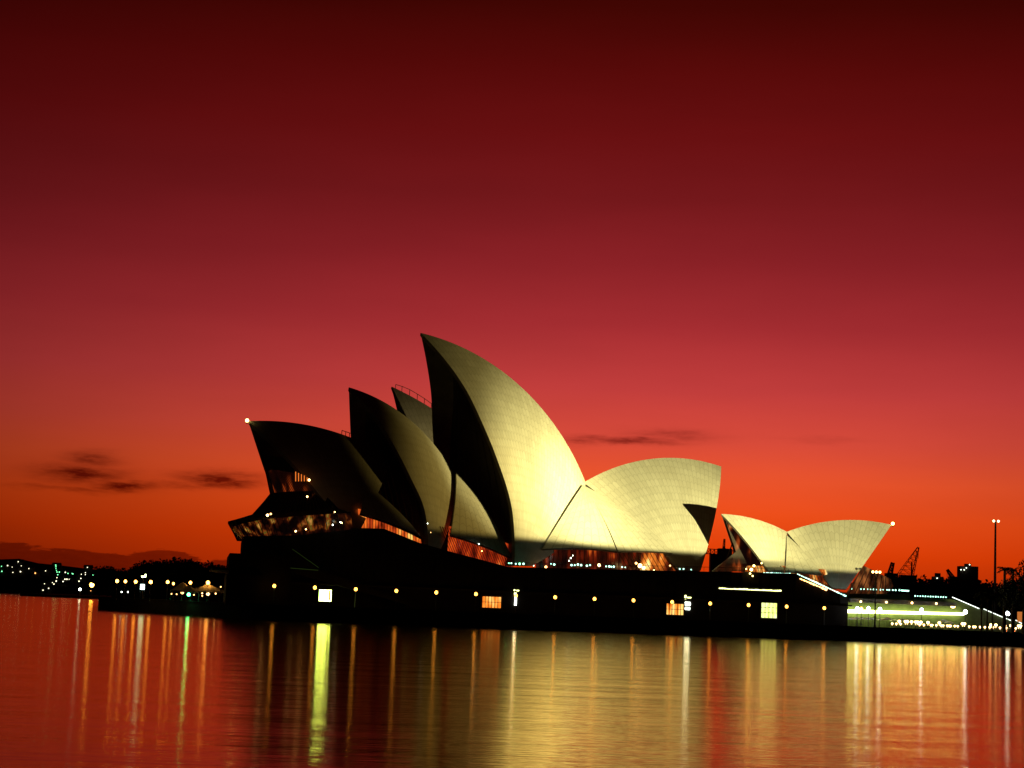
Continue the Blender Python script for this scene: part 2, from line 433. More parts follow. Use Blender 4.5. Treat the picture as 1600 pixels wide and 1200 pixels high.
def side_shell(apex, PL, PR, v0, va, wv, Rr, label, NU=14, NV=16, th=.7, ribs=8):
    """tiled side piece closing the flank between two big shells: a fan on a sphere"""
    ap = Vector(loc(pv(*apex, va))); l3 = Vector(loc(pv(*PL, wv))); r3 = Vector(loc(pv(*PR, wv)))
    n = (l3-ap).cross(r3-ap); a, b = l3-ap, r3-ap
    cc = ap + ((n.cross(a))*b.length_squared + (b.cross(n))*a.length_squared)/(2*n.length_squared)
    rc = (cc-ap).length; n.normalize()
    if n.y > 0: n = -n
    c = cc + n*math.sqrt(max(0, Rr*Rr-rc*rc))
    def grid(off, mir):
        out = []
        for i in range(NU+1):
            bot = slerp(l3-c, r3-c, i/NU); row = []
            for j in range(NV+1):
                p = c + slerp(bot, ap-c, j/NV)*((Rr-off)/Rr)
                if mir: p.y = 2*v0-p.y
                row.append(L(*p))
            out.append(row)
        return out
    W_ = NV+1
    for mir in (0, 1):
        g = MB(); k = MB()
        G, I = grid(0, mir), grid(th, mir); uvs = []
        for i in range(NU+1):
            acc = 0
            for j in range(NV+1):
                if j: acc += (G[i][j]-G[i][j-1]).length
                uvs.append((i/NU*ribs, acc))
        g.add([p for r_ in G for p in r_], [(i*W_+j, (i+1)*W_+j, (i+1)*W_+j+1, i*W_+j+1) for i in range(NU) for j in range(NV)], uvs)
        G2 = grid(.02, mir)
        k.add([p for r_ in I for p in r_], [(i*W_+j, i*W_+j+1, (i+1)*W_+j+1, (i+1)*W_+j) for i in range(NU) for j in range(NV)])
        for i in (0, NU): k.add(G2[i]+I[i], [(j, j+1, W_+j+1, W_+j) for j in range(NV)])
        k.add([G2[i][0] for i in range(NU+1)]+[I[i][0] for i in range(NU+1)], [(i, i+1, NU+1+i+1, NU+1+i) for i in range(NU)])
        o = g.build('side_shell', TILES, opera, smooth=True, recalc=False)
        if not mir: o['label'] = label
        k.build('soffit', CONC, o, recalc=False)


LOUV = mat('louvre_bronze', (.03, .022, .018), .5, metal=.2, scale=.3)
frame(HALL)
S3 = roof_shell((657, 520), (830, 620), (915, 754), (800, 884), (836, 884), 0, 20, 'tallest roof shell with its flank brightly floodlit', NU=36, NV=40, wallm=LOUV, ribs=34, wall_at=.14, rim=[(800, 795), (777, 718), (754, 662), (727, 607), (692, 558)], rear=[(872, 858), (898, 823), (911, 790)])
S2 = roof_shell((545, 605), (633, 650), (707, 737), (664, 858), (694, 860), 0, 17.5, 'dim middle roof shell in front of the tallest', wallm=LOUV, ribs=28, wall_at=.14, rim=[(663, 795), (642, 747), (615, 695), (579, 641)])
S1 = roof_shell((388, 658), (490, 666), (612, 716), (536, 826), (566, 824), 0, 17, 'low dark roof shell leaning out over the foyer, beacon at its tip', wallm=LOUV, ribs=26, wall_at=.5)
S4 = roof_shell((1127, 729), (1010, 718), (912, 754), (1094, 892), (1062, 892), 0, 18, 'evenly lit roof shell facing away with a triangular shadow', NU=32, NV=34, wallm=LOUV, ribs=30)
frame(WALL)
E3 = roof_shell((612, 604), (700, 655), (800, 745), (720, 880), (745, 880), -50, 15, 'roof shell of the farther hall with only its peak showing', wallm=LOUV)
R1 = roof_shell((1127, 803), (1180, 811), (1229.5, 831), (1199, 892), (1226, 896), VR, 8, 'small pointed restaurant roof shell', NU=18, NV=20, th=.6, wallm=None, ribs=12)
R2 = roof_shell((1393, 820), (1310, 813), (1229, 831), (1322, 921), (1300, 918), VR, 8.5, 'wider restaurant roof shell with a beacon on its tip', NU=22, NV=24, th=.6, wallm=None, ribs=18)
frame(HALL)
side_shell((911, 757), (846, 858), (966, 862), 0, 3.0, 17.8, 60, 'bright side shell beside the tallest shell')
side_shell((911, 758), (966, 862), (1052, 864), 0, 3.0, 18.4, 60, 'bright side shell under the evenly lit shell')
side_shell((713, 738), (704, 836), (800, 872), 0, 3.0, 17.2, 60, 'narrow side shell behind the tallest shell pillar')
side_shell((574, 757), (563, 802), (660, 840), 0, 8.0, 16.4, 60, 'unlit side shell above the orange foyer glass')
frame(WALL)
side_shell((1229, 836), (1227, 893), (1285, 898), VR, VR+1, VR+8, 40, 'small side shell joining the restaurant shells', NU=8, NV=8, ribs=4)
# rear edge strip of the tallest shell: a thick arched rib
def rib(pts, v, name, m, r=.35, label=None):
    g = MB(); P = [pv(x, y, vv) for (x, y), vv in zip(pts, v)]
    for a, b in zip(P, P[1:]): g.tube(a, b, r, n=6)
    return g.build(name, m, opera)

# beacons, handrails
for (x, y, v, lb) in ((386, 659, 0, 'beacon on the tip of the low dark roof shell'), (1395, 820, VR, 'beacon on the tip of the restaurant shell')):
    frame(HALL if v == 0 else WALL); p = pv(x, y, v); g = MB(); g.tube(p-Vector((0, 0, .5)), p, .12); b = g.build('beacon_mount', STEEL, opera)
    g = MB(); g.ball(p+Vector((0, 0, .3)), .42); g.build('beacon', G_TIP, b)['label'] = lb
def handrail(pts, v, h):
    g = MB(); P = [pv(x, y, v) for x, y in pts]
    for a in P: g.tube(a-Vector((0, 0, 1.0)), a+Vector((0, 0, h)), .09, n=5)
    for a, b in zip(P, P[1:]):
        g.tube(a+Vector((0, 0, h)), b+Vector((0, 0, h)), .09, n=5)
    g.build('handrail', STEEL, opera)
frame(HALL)
handrail([(534, 679), (540, 681), (546, 683), (552, 685)], 0, 1.0)
frame(WALL)
handrail([(618, 607), (628, 610), (640, 615), (652, 622), (663, 629), (674, 637)], -50, 1.1)

# podium
VP = 29.0
prof = [(380, 838), (470, 836), (567, 825), (600, 826), (655, 848), (708, 863), (750, 874), (795, 886), (1100, 893), (1243, 896), (1325, 935)]
P3 = [pv(x, y, VP) for x, y in prof]
bot = [Vector((P3[-1].x, P3[-1].y, QZ)), Vector((P3[0].x, P3[0].y, QZ))]
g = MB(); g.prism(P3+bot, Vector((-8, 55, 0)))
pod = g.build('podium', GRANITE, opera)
sL = loc(pv(359, 864, 33))[0]; zL = pv(359, 864, 33).z; sL2 = loc(pv(455, 864, 33))[0]
def block(sa_, sb_, v_, zt): return [L(sa_, v_, QZ), L(sb_, v_, QZ), L(sb_, v_, zt), L(sa_, v_, zt)]
g = MB(); g.prism(block(sL, sL2, 33, zL), Vector((-8.5, 55, 0))); g.prism(block(sL-.6, sL2-6, 34.5, zL-4.6), Vector((-8.5, 55, 0))); sM = loc(pv(341, 886, 34))[0]; g.prism([L(sM-1.2, 33.2, pv(341, 886, 34).z-.1), L(sL+1, 33.2, zL-3.2), L(sL+1, 33.2, zL-3.9), L(sM-1.2, 33.2, pv(341, 886, 34).z-.5)], Vector((-9, 55, 0))); g.build('terrace', GRANITE, opera)
g = MB()                                            # farther hall's podium
g.lbox(loc(P3[1])[0]+6, loc(P3[-2])[0], -78, -VP-.3, QZ, P3[8].z-.5); g.build('podium', GRANITE, opera)
# panel joints on the podium's face: projecting granite fins, and the long stair flank
g = MB(); s0, s1 = loc(P3[0])[0], loc(P3[-1])[0]
def topz(s):
    for a, b in zip(P3, P3[1:]):
        sa, sb = loc(a)[0], loc(b)[0]
        if sa <= s <= sb: return a.z+(b.z-a.z)*(s-sa)/(sb-sa)
    return P3[-1].z
ss = s0+1.5
while ss < s1-1:
    g.lbox(ss-.06, ss+.06, VP-.1, VP+.12, 9.0 if ss < 78 else 8.0, topz(ss)-.05); ss += 2.4
g.build('cladding_joint', GRANITE, opera)['kind'] = 'stuff'
g = MB()
st_ = [pv(x, y, VP+3.0) for x, y in ((452, 858), (500, 890), (560, 912), (640, 942), (640, 946), (440, 890), (440, 858))]
g.prism(st_, -WD*2.9); g.build('stair_flank', GRANITE, opera)
g = MB(); g.lbox(s0+1, s1-.5, VP+.14, VP+3.2, 8.35, 8.7); g.build('ledge', GRANITE, opera)

g = MB(); GS = glow('stair_glow', (.04, .07, .01), .35)
g.tube(pv(441, 886.5, VP+3.3), pv(497, 891, VP+3.3), .09, n=4); g.tube(pv(457, 858, VP+3.3), pv(498, 887, VP+3.3), .07, n=4); g.build('stair_edge_glow', GS, opera)  # added dim strips, emitting the green light that falls on the stair edges
# windows in the podium wall: recess frame, lit pane and mullions
def window(x0, y0, x1, y1, stops, strength, nm, nh, label, seed):
    p0, p1 = pv(x0, y1, VP+.12), pv(x1, y0, VP+.12); a, b = loc(p0), loc(p1)
    g = MB(); m_ = .35
    g.lbox(a[0]-m_, a[0], VP, VP+.35, a[2]-m_, b[2]+m_); g.lbox(b[0], b[0]+m_, VP, VP+.35, a[2]-m_, b[2]+m_)
    g.lbox(a[0], b[0], VP, VP+.35, a[2]-m_, a[2]); g.lbox(a[0], b[0], VP, VP+.35, b[2], b[2]+m_)
    fr = g.build('window', BRONZE, opera); fr['label'] = label
    g = MB(); g.lbox(a[0], b[0], VP+.02, VP+.08, a[2], b[2])
    g.build('pane', foyer('window_glow_%d' % seed, stops, .9, (1, 1, .3), strength, seed*3.1), fr)
    g = MB()
    for i in range(1, nm): c = a[0]+(b[0]-a[0])*i/nm; g.lbox(c-.05, c+.05, VP+.09, VP+.2, a[2], b[2])
    for i in range(1, nh): c = a[2]+(b[2]-a[2])*i/nh; g.lbox(a[0], b[0], VP+.21, VP+.28, c-.05, c+.05)
    if nm > 1: g.build('mullion', BRONZE, fr)
window(498, 922, 518, 939, [(0, (1, .8, .25)), (.5, (.62, 1, .18)), (1, (.8, 1, .4))], 22, 3, 1, 'bright white window under the middle shell', 1)
window(753, 933, 783, 949, [(.25, (.35, .05, .004)), (.5, (.9, .22, .02)), (.75, (1, .55, .14))], 1.5, 6, 2, 'orange window left of the tallest shell foot', 2)
window(1041, 944, 1068, 960, [(.25, (.3, .045, .004)), (.5, (.9, .24, .02)), (.75, (1, .6, .16))], 1.5, 6, 2, 'orange window under the back shell', 3)
window(1189, 942, 1214, 965, [(.2, (.5, .6, .08)), (.5, (.85, 1, .2)), (.75, (1, 1, .6))], 1.6, 4, 3, 'yellow green window below the lit slot', 4)
# lit doorway slits and the long lit slot
def slit(x0, y0, x1, y1, m, name, out=.2):
    a = loc(pv(x0, y1, VP+out)); b = loc(pv(x1, y0, VP+out)); g = MB(); g.lbox(a[0], b[0], VP+out-.1, VP+out, a[2], b[2])
    return g.build(name, m, opera)
slit(513, 923, 517, 938.2, glow('amber_pane_glow', (1, .62, .2), .95), 'amber_pane', .3)  # amber pane added over the window's end, glowing for its dimmer part
slit(804, 930, 807.5, 946, G_WHITE, 'doorway_light'); slit(1070.5, 941, 1079, 946, G_WHITE, 'doorway_light'); slit(1070, 949, 1078, 952.5, G_WHITE, 'doorway_light')
slit(1070, 930, 1072.5, 937, G_SLOT, 'doorway_light'); slit(1074, 933, 1080, 935.5, G_SLOT, 'doorway_light'); slit(803, 921, 805, 925, G_SLOT, 'doorway_light'); slit(807, 922, 811, 924, G_SLOT, 'doorway_light'); slit(803.5, 926, 807, 929, G_SLOT, 'doorway_light')
a = pv(1124, 919, VP+.3); b = pv(1222, 922.5, VP+.3)
g = MB(); sa, sb = loc(a)[0], loc(b)[0]; zc = (a.z+b.z)/2
g.lbox(sa-.4, sb+.4, VP+.02, VP+.9, zc+.42, zc+.62); g.lbox(sa-.4, sb+.4, VP+.02, VP+1.2, zc-.75, zc-.5); slot = g.build('slot_opening', GRANITE, opera)
g = MB(); n = 26
for i in range(n):
    c0 = sa+(sb-sa)*i/n; h = random.uniform(.16, .34); g.lbox(c0, c0+(sb-sa)/n*random.uniform(.7, 1.0), VP+.05, VP+.2, zc-.2, zc-.2+h)
g.build('tube_light', G_SLOT, slot)

frame(HALL)
# foyer glazing glowing beneath the shells
RED = [(.38, (.004, .001, .001)), (.56, (.04, .004, .001)), (.70, (.16, .012, .003)), (.80, (.7, .12, .012)), (.9, (1.0, .5, .1))]
HOT = [(.32, (.02, .004, .001)), (.46, (.16, .02, .004)), (.60, (.8, .2, .02)), (.70, (1.3, .75, .2)), (.82, (1.6, 1.2, .5))]
MIXC = [(.45, (.004, .001, .001)), (.56, (.05, .008, .002)), (.64, (.4, .09, .012)), (.68, (.12, .13, .012)), (.78, (1.2, .5, .1)), (.9, (1.6, 1.1, .4))]
def glazing(poly, v, m, nb, slant, label):
    P = [pv(x, y, v) for x, y in poly]; g = MB(); g.prism(P, -WD*.25); o = g.build('foyer_glazing', m, opera); o['label'] = label
    xs = [p[0] for p in poly]; x0, x1 = min(xs), max(xs); k = MB()
    def span(x):
        ys = []
        for (ax, ay), (bx, by) in zip(poly, poly[1:]+poly[:1]):
            if (ax-x)*(bx-x) < 0: ys.append(ay+(by-ay)*(x-ax)/(bx-ax))
        return (min(ys), max(ys)) if len(ys) >= 2 else None
    for i in range(1, nb):
        x = x0+(x1-x0)*i/nb; sp_ = span(x)
        if sp_: k.tube(pv(x, sp_[1], v+.2), pv(x-slant*(sp_[1]-sp_[0]), sp_[0], v+.2), .1, n=4)
    k.build('mullion', BRONZE, o); return o
glazing([(560, 795), (600, 803), (655, 833), (659, 850), (620, 836), (598, 828), (562, 828)], 15.0, foyer('foyer_glow_a', [(.3, (.06, .006, .001)), (.45, (.5, .05, .008)), (.6, (1.0, .2, .02)), (.75, (1.2, .7, .15))], .5, strength=1, seed=3), 22, 0, 'orange strip of foyer glass left of the middle shell foot')
glazing([(702, 822), (745, 830), (795, 850), (803, 890), (770, 880), (740, 874), (700, 862)], 15.5, foyer('foyer_glow_b', [(.3, (.03, .002, .001)), (.5, (.3, .02, .004)), (.7, (.7, .08, .01)), (.9, (1, .4, .1))], .5, strength=1, seed=8), 26, .4, 'red slatted foyer glass left of the tallest shell foot')
glazing([(838, 876), (884, 842), (925, 852), (966, 858), (1002, 860), (1000, 896), (838, 896)], 15.5, foyer('foyer_glow_c', RED, .3, strength=.9, seed=15.3), 24, 0, 'dim red foyer glass right of the tallest shell foot')
glazing([(978, 868), (1004, 860), (1052, 862), (1075, 896), (978, 896)], 15.3, foyer('foyer_glow_d', HOT, .32, strength=1.1, seed=22), 14, .55, 'brightest orange foyer glass under the side shells')
# foyer interior lights that shine through
for x, y, r_, m in ((892, 872, .22, G_WHITE), (889, 876, .16, G_WHITE), (895, 868, .14, G_WHITE), (936, 883, .5, G_TABLE), (1000, 884, .7, G_TABLE), (1006, 887, .5, G_TABLE), (994, 880, .4, G_WARM), (1022, 892, .4, G_TABLE), (853, 886, .42, G_WARM), (1047, 884, .3, G_WARM),
                    (480, 776, .28, G_AMBER), (483, 750, .35, G_TABLE), (418, 805, .4, G_TABLE), (423, 803, .3, G_WARM), (462, 830, .28, G_TABLE), (478, 827, .22, G_AMBER), (520, 820, .2, G_WHITE), (532, 816, .2, G_WHITE), (523, 800, .2, G_AMBER), (534, 817, .2, G_AMBER),
                    (668, 818, .14, G_WHITE), (673, 832, .12, G_WARM), (748, 850, .16, G_WHITE), (753, 861, .16, G_AMBER)):
    g = MB(); g.ball(pv(x, y, 20.5 if x > 440 else 12), r_*.75, 8, 6); g.build('foyer_lamp', m, opera)

# glass walls under the low dark shell: stacked faceted bands
lev = [((413, 712), 0, (452, 716), 5), ((425, 733), 0, (478, 742), 9), ((437, 770), 0, (503, 768), 12.5), ((407, 808), 0, (529, 795), 16.5), ((366, 822), 0, (548, 801), 18.5), ((381, 845), 0, (553, 846), 18.2)]
def ring(k, n=6):
    (c, vc, s_, vs_) = lev[k]; c3 = Vector(loc(pv(*c, vc))); s3 = Vector(loc(pv(*s_, vs_))); out = []
    for i in range(-n, n+1):
        t = abs(i)/n; a = t*math.pi/2
        out.append(L(c3.x+(s3.x-c3.x)*(1-math.cos(a))**1.15, math.copysign(s3.y*math.sin(a), i), c3.z+(s3.z-c3.z)*t))
    return out
RG = [ring(k) for k in range(6)]
INNER = foyer('north_foyer_glow', [(.42, (.004, .001, .001)), (.6, (.02, .003, .001)), (.78, (.3, .04, .006))], .25, strength=1, seed=5)
gm = [DGLASS, INNER, DGLASS, LOUV, foyer('brim_glow', MIXC, .5, (1, 1, .8), .5, 12)]
for k, lb in enumerate(['upper glass under the leaning shell', 'ribbed glass wall under the leaning shell', 'raking glass wall flaring outwards', 'projecting brim of the foyer roof', 'foyer glass under the brim with coloured lights']):
    g = MB(); n = len(RG[k]); g.add(RG[k]+RG[k+1], [(i, i+1, n+i+1, n+i) for i in range(n-1)])
    o = g.build('glass_wall' if k != 3 else 'foyer_roof', gm[k], opera); o['label'] = lb
    mu = MB()
    for i in range(n-1):
        for f in (0, .25, .5, .75):
            a = RG[k][i].lerp(RG[k][i+1], f); b = RG[k+1][i].lerp(RG[k+1][i+1], f); mu.tube(a-SD*.1, b-SD*.1, .1, n=4)
        mu.tube(RG[k+1][i]-SD*.1, RG[k+1][i+1]-SD*.1, .12, n=4)
    mu.build('mullion', BRONZE, o)
# upper north glass wall: orange light on its bars put in as glow
g = MB()
for i, (x, yt) in enumerate(((462, 737), (466.5, 739), (471, 741), (475.5, 743), (480, 746), (484, 749))):
    g.tube(pv(x, yt, 12.6), pv(x, 752, 12.6), .13, n=4)
g.build('lit_glazing_bar', glow('bar_glow', (1, .22, .03), 1.0), opera)
frame(WALL)
# restaurant: glass and struts in both mouths, terrace railing
g = MB()
for i in range(2, 9):
    a = pv(1137+i*6.2, 820+i*7.0, 12.5); b = pv(1112+i*9.0, 890, 13); g.tube(a, b, .16, n=5)
g.build('strut', BRONZE, opera)
g = MB(); g.prism([pv(x, y, 17) for x, y in ((1134, 812), (1185, 868), (1205, 893), (1112, 893), (1150, 862))], -WD*.2)
o = g.build('glass_wall', foyer('restaurant_glow_a', [(.5, (.004, .001, .001)), (.68, (.03, .004, .001)), (.8, (.3, .05, .008)), (.95, (1, .6, .2))], .4, strength=1, seed=31), opera); o['label'] = 'restaurant glass wall under the small pointed shell'
glazing([(1225, 884), (1290, 890), (1302, 921), (1270, 908), (1240, 897), (1165, 893), (1168, 884)], 23.8, foyer('restaurant_glow_b', HOT, .5, strength=.8, seed=41), 26, .3, 'orange restaurant glass behind the descending rail')
g = MB(); g.prism([pv(x, y, 20) for x, y in ((1350, 884), (1392, 905), (1396, 916), (1385, 928), (1322, 928), (1336, 905))], -WD*.2)
o = g.build('glass_wall', foyer('restaurant_glow_c', [(.35, (.01, .003, .001)), (.55, (.06, .014, .004)), (.8, (.5, .16, .04))], .5, strength=.7, seed=52), opera); o['label'] = 'restaurant glass wall fanning out under the beacon shell'
g = MB()
for i in range(8): g.tube(pv(1348+i*6, 884+i*3.0, 20.4), pv(1326+i*9.5, 928, 20.4), .12, n=4)
g.build('mullion', BRONZE, o)
for x, y, r_ in ((1174, 890, .6), (1178, 884, .45), (1172, 896, .35), (1176, 900, .3), (1166, 889, .25), (1190, 880, .3)):
    g = MB(); g.ball(pv(x, y, VP+.6), r_*.62, 8, 6); g.build('restaurant_lamp', G_TIP, opera)

# balustrade with its little lights along the podium edge
def rail(pts, v, name='balustrade'):
    g = MB(); P = [pv(x, y, v) for x, y in pts]
    for a, b in zip(P, P[1:]):
        g.tube(a, b, .07, n=4); n = max(1, int((b-a).length/1.8))
        for i in range(n+1): p = a.lerp(b, i/n); g.tube(p, p-Vector((0, 0, 1.2)), .05, n=4)
    return g.build(name, STEEL, opera)
rail([(798, 879), (1100, 886), (1243, 889)], VP-.5); rail([(1244, 892), (1325, 930)], VP-.3)
dots = [(795, 880), (799, 880), (806, 881), (812, 881), (818, 881), (834, 884), (861, 881), (866, 882), (893, 883), (898, 883), (903, 882), (908, 883), (917, 884), (922, 883), (947, 885), (952, 885), (955, 885.5), (959, 885.5), (972, 886), (977, 886.5), (1062, 889), (1068, 889), (1080, 890), (1101, 895), (1118, 895), (1135, 895)]
dots += [(1194+i*3.1+random.uniform(-.5, .5), 895+i*.12) for i in range(14)]
for i, (x, y) in enumerate(dots):
    g = MB(); g.ball(pv(x, y, VP-.4), random.choice((.14, .18, .24)), 6, 5); g.build('rail_lamp', G_GREEN if (i < 6 and i % 3 == 0) else G_TEAL, opera)
g = MB()
for i in range(14):
    x0 = 1246+i*5.5; y0 = 897+i*2.5; g.tube(pv(x0, y0, VP-.2), pv(x0+4.4, y0+2.0, VP-.2), random.uniform(.08, .2), n=5)
g.build('rail_tube_light', G_TEAL, opera)['label'] = 'bright handrail light running down the stair'
g = MB()
for i in range(9):
    x0 = 1250+i*4.8; y0 = 904+i*2.0; g.tube(pv(x0, y0, VP+.2), pv(x0+3.4, y0+1.8, VP+.2), random.uniform(.1, .28), n=5)
g.build('step_light', G_WARM, opera)

# ------------------------------------------------------------------ lower forecourt on the right: terrace, lit wall, lights
VF = 20.0
fo = thing('forecourt_terrace', 'long low terrace with a glowing green yellow wall beside the podium', 'terrace', L(110, VF, QZ))
fpro = [pv(x, y, VF) for x, y in ((1322, 927), (1421, 928), (1423, 935), (1487, 936), (1607, 978))]
g = MB(); g.prism(fpro+[Vector((fpro[-1].x, fpro[-1].y, QZ)), Vector((fpro[0].x, fpro[0].y, QZ))], -WD*70)
g.build('deck', LITWALL, fo)
a = loc(pv(1322, 940, VF+3)); b = loc(pv(1489, 941, VF+3))
g = MB(); g.lbox(a[0], b[0], VF+.05, VF+5.0, a[2]-.1, a[2]+.9); g.build('canopy', mat('canopy_concrete', (.10, .10, .09), .8), fo)
g = MB(); p0 = pv(1322, 955, VF+1); p1 = pv(1506, 959.5, VF+1)
g.tube(p0, p1, .42, .28, n=8); g.build('tube_light', G_STRIP, fo)
for x, y in ((1345, 940), (1385, 941), (1425, 942), (1463, 943)):
    g = MB(); g.ball(pv(x, y, VF+5.6), .26, 8, 6); g.build('downlight', G_TABLE, fo)
g = MB(); g.ball(pv(1489, 946, VF+4), .7, 8, 6); g.build('downlight', G_TABLE, fo)['label'] = 'largest downlight at the end of the canopy'
g = MB()
for x in range(1330, 1420, 5):
    if random.random() < .75: g.ball(pv(x+random.uniform(-1, 1), 920+(x-1330)*.03, VF), random.uniform(.12, .22), 6, 5)
for x in range(1426, 1486, 4):
    if random.random() < .8: g.ball(pv(x, 931+(x-1426)*.04, VF), random.uniform(.12, .2), 6, 5)
g.tube(pv(1408, 922.5, VF), pv(1420, 923.2, VF), .18, n=5)
g.build('rail_lamp', G_TEAL, fo)['kind'] = 'stuff'
g = MB()
for (x0, y0, x1, y1) in ((1488, 933, 1530, 951), (1537, 951.5, 1566, 964), (1566, 964, 1580, 969.5), (1587, 969, 1602, 977), (1602, 977, 1640, 993)):
    g.tube(pv(x0, y0, VF+.2), pv(x1, y1, VF+.2), .1, n=5)
g.build('handrail_light', glow('handrail_glow', (.9, 1, .9), 2.6), fo)['label'] = 'bright handrail sloping down the broad stairs'
g = MB()
for i in range(60):
    x = 1325+i*3.1+random.uniform(-1, 1)
    g.tube(pz(x, VF+random.uniform(.5, 3), QZ), pz(x, VF+2, QZ+random.uniform(1.2, 1.9)), .07, n=4)
g.build('railing', STEEL, fo)
pk = at(1600, 966, 352)
g = MB(); g.box(pv(1597, 964, VF+6), (2.2, 1, 2.6)); kb = tag(g.build('kiosk', glow('kiosk_glow', (1, .3, .06), .5), origin=pv(1597, 964, VF+6)), 'small orange lit kiosk by the foot of the stairs', 'kiosk')

# ------------------------------------------------------------------ lamps
def lamp_model(name, label, cat, h, r, gm_, r_post=.07, group=None):
    t = thing(name, label, cat, Vector((0, 0, 0)), group)
    g = MB(); g.tube((0, 0, 0), (0, 0, h-r), r_post*1.6, r_post, n=8); g.tube((0, 0, 0), (0, 0, .5), r_post*2.6, r_post*2, n=8); g.tube((0, 0, h-r*1.3), (0, 0, h-r*.8), r_post*2.4, n=8); g.build('post', STEEL, t)
    g = MB(); g.ball((0, 0, h), r, 14, 10, 1.12); g.build('globe', gm_, t, smooth=True)
    return t
lamp = lamp_model('promenade_lamp', 'x', 'street lamp', 4.3, .36, G_LAMP)
used = []
names = ['promenade lamp at the end under the overhanging foyer glass', 'promenade lamp left of the bright white window', 'promenade lamp just right of the bright white window', 'first promenade lamp past the white window pair',
         'promenade lamp under the foot of the middle shell', 'promenade lamp beside the near edge of the first orange window', 'promenade lamp close to the lit doorway slit', 'promenade lamp under the brightest flank of the tallest shell',
         'promenade lamp under the first side shell', 'promenade lamp midway between doorway slit and second orange window', 'promenade lamp partly hidden at the second orange window', 'promenade lamp below the start of the lit slot',
         'promenade lamp left of the yellow green window', 'promenade lamp right of the yellow green window', 'last promenade lamp before the glowing terrace wall']
for (x, y), lb in zip(((427, 915), (490.5, 917.5), (554.5, 920), (618, 922.5), (680.5, 925), (742.5, 927.5), (805, 930), (866.5, 932.5), (928, 935), (989, 937.5), (1049.5, 939.5), (1109, 942), (1169, 944), (1228.5, 946), (1287.5, 948)), names):
    p = pz(x, 36.5, QZ); place(lamp, used, p, lb, 'globe lamps along the podium promenade')
lamp = lamp_model('promenade_lamp', 'x', 'street lamp', 4.3, .36, G_LAMPB); used = []
# north quay lamps on the bending quay, set back from its edge
for x, y, s_, lb in ((183, 908, 1.1, 'first lamp from the outer corner of the dark quay'), (196, 908.5, 1.0, 'second lamp from the outer corner of the dark quay'), (212, 909, 1.05, 'quay lamp left of the white lit sign'),
                     (235.5, 909.5, 1.15, 'quay lamp right of the white lit sign'), (262, 909.5, 1.0, 'quay lamp between the white sign and the green marquee'), (271, 912, .8, 'smaller quay lamp left of the green marquee'),
                     (297.5, 910.5, 1.0, 'quay lamp above the green marquee'), (325, 910.5, 1.2, 'large quay lamp above the pale marquee'), (363.5, 911.5, 1.0, 'quay lamp nearest the overhanging foyer')):
    D = 372 + (363-x)*.12; p = at(x, y, D); place(lamp, used, Vector((p.x, p.y, p.z-4.3*s_*1.0)), lb, 'globe lamps on the bend of the quay', s_)
# cool globes on the right quay
cool = lamp_model('plaza_lamp', 'x', 'street lamp', 4.6, .42, G_BLUE); used = []
for x, y, s_, lb in ((1339.5, 951, 1.0, 'pale globe lamp nearest the podium end before the glowing wall'), (1357, 951, 1.0, 'pale globe lamp between the corner and the mast'), (1375, 952, 1.0, 'pale globe lamp just right of the triple mast'),
                     (1440, 953, .95, 'pale globe lamp midway along the glowing wall'), (1508.5, 956, 1.15, 'pale globe lamp at the pointed end of the glowing wall'), (1574.5, 958.5, 1.2, 'pale globe lamp beside the stairs and tall palm')):
    p = pv(x, y, 31); place(cool, used, Vector((p.x, p.y, p.z-4.6*s_)), lb, 'pale globe lamps before the terrace', s_)
g = MB(); p = pv(1346, 951, 30); o = lamp_model('path_lamp', 'small orange globe lamp between two pale globes', 'street lamp', 4.2, .33, G_ORANGE); o.location = Vector((p.x, p.y, p.z-4.2))

# triple-headed mast
def mast(px, ytop, v, z0, heads, label, gm_, r=.16, spread=.8):
    tp = pv(px, ytop, v); b = Vector((tp.x, tp.y, z0)); t = thing('light_mast', label, 'light mast', b)
    g = MB(); g.tube(b, tp, r*1.5, r*.8, n=8); g.tube(b, b+Vector((0, 0, .8)), r*2.4, r*2, n=8); g.build('post', STEEL, t)
    g = MB(); g.tube(tp-SD*spread, tp+SD*spread, .09, n=6)
    for k in range(heads):
        c = tp+SD*(spread*(2*k/(max(1, heads-1))-1) if heads > 1 else 0); g.box(c+Vector((0, 0, .05)), (.5, .4, .3))
    g.build('crossarm', STEEL, t)
    for k in range(heads):
        c = tp+SD*(spread*(2*k/(max(1, heads-1))-1) if heads > 1 else 0)
        g = MB(); g.ball(c+WD*.3-Vector((0, 0, .05)), .3, 8, 6); g.build('lamp_head', gm_, t)
    return t
mast(1368.5, 893.5, 34, QZ, 3, 'tall mast with three lamp heads standing before the glowing wall', G_AMBER, spread=.95)
mt = mast(1555.5, 814, 5, QZ, 2, 'very tall slender mast with a single lit head against the sky', glow('mast_glow', (1, .7, .35), 8), r=.3, spread=.7)

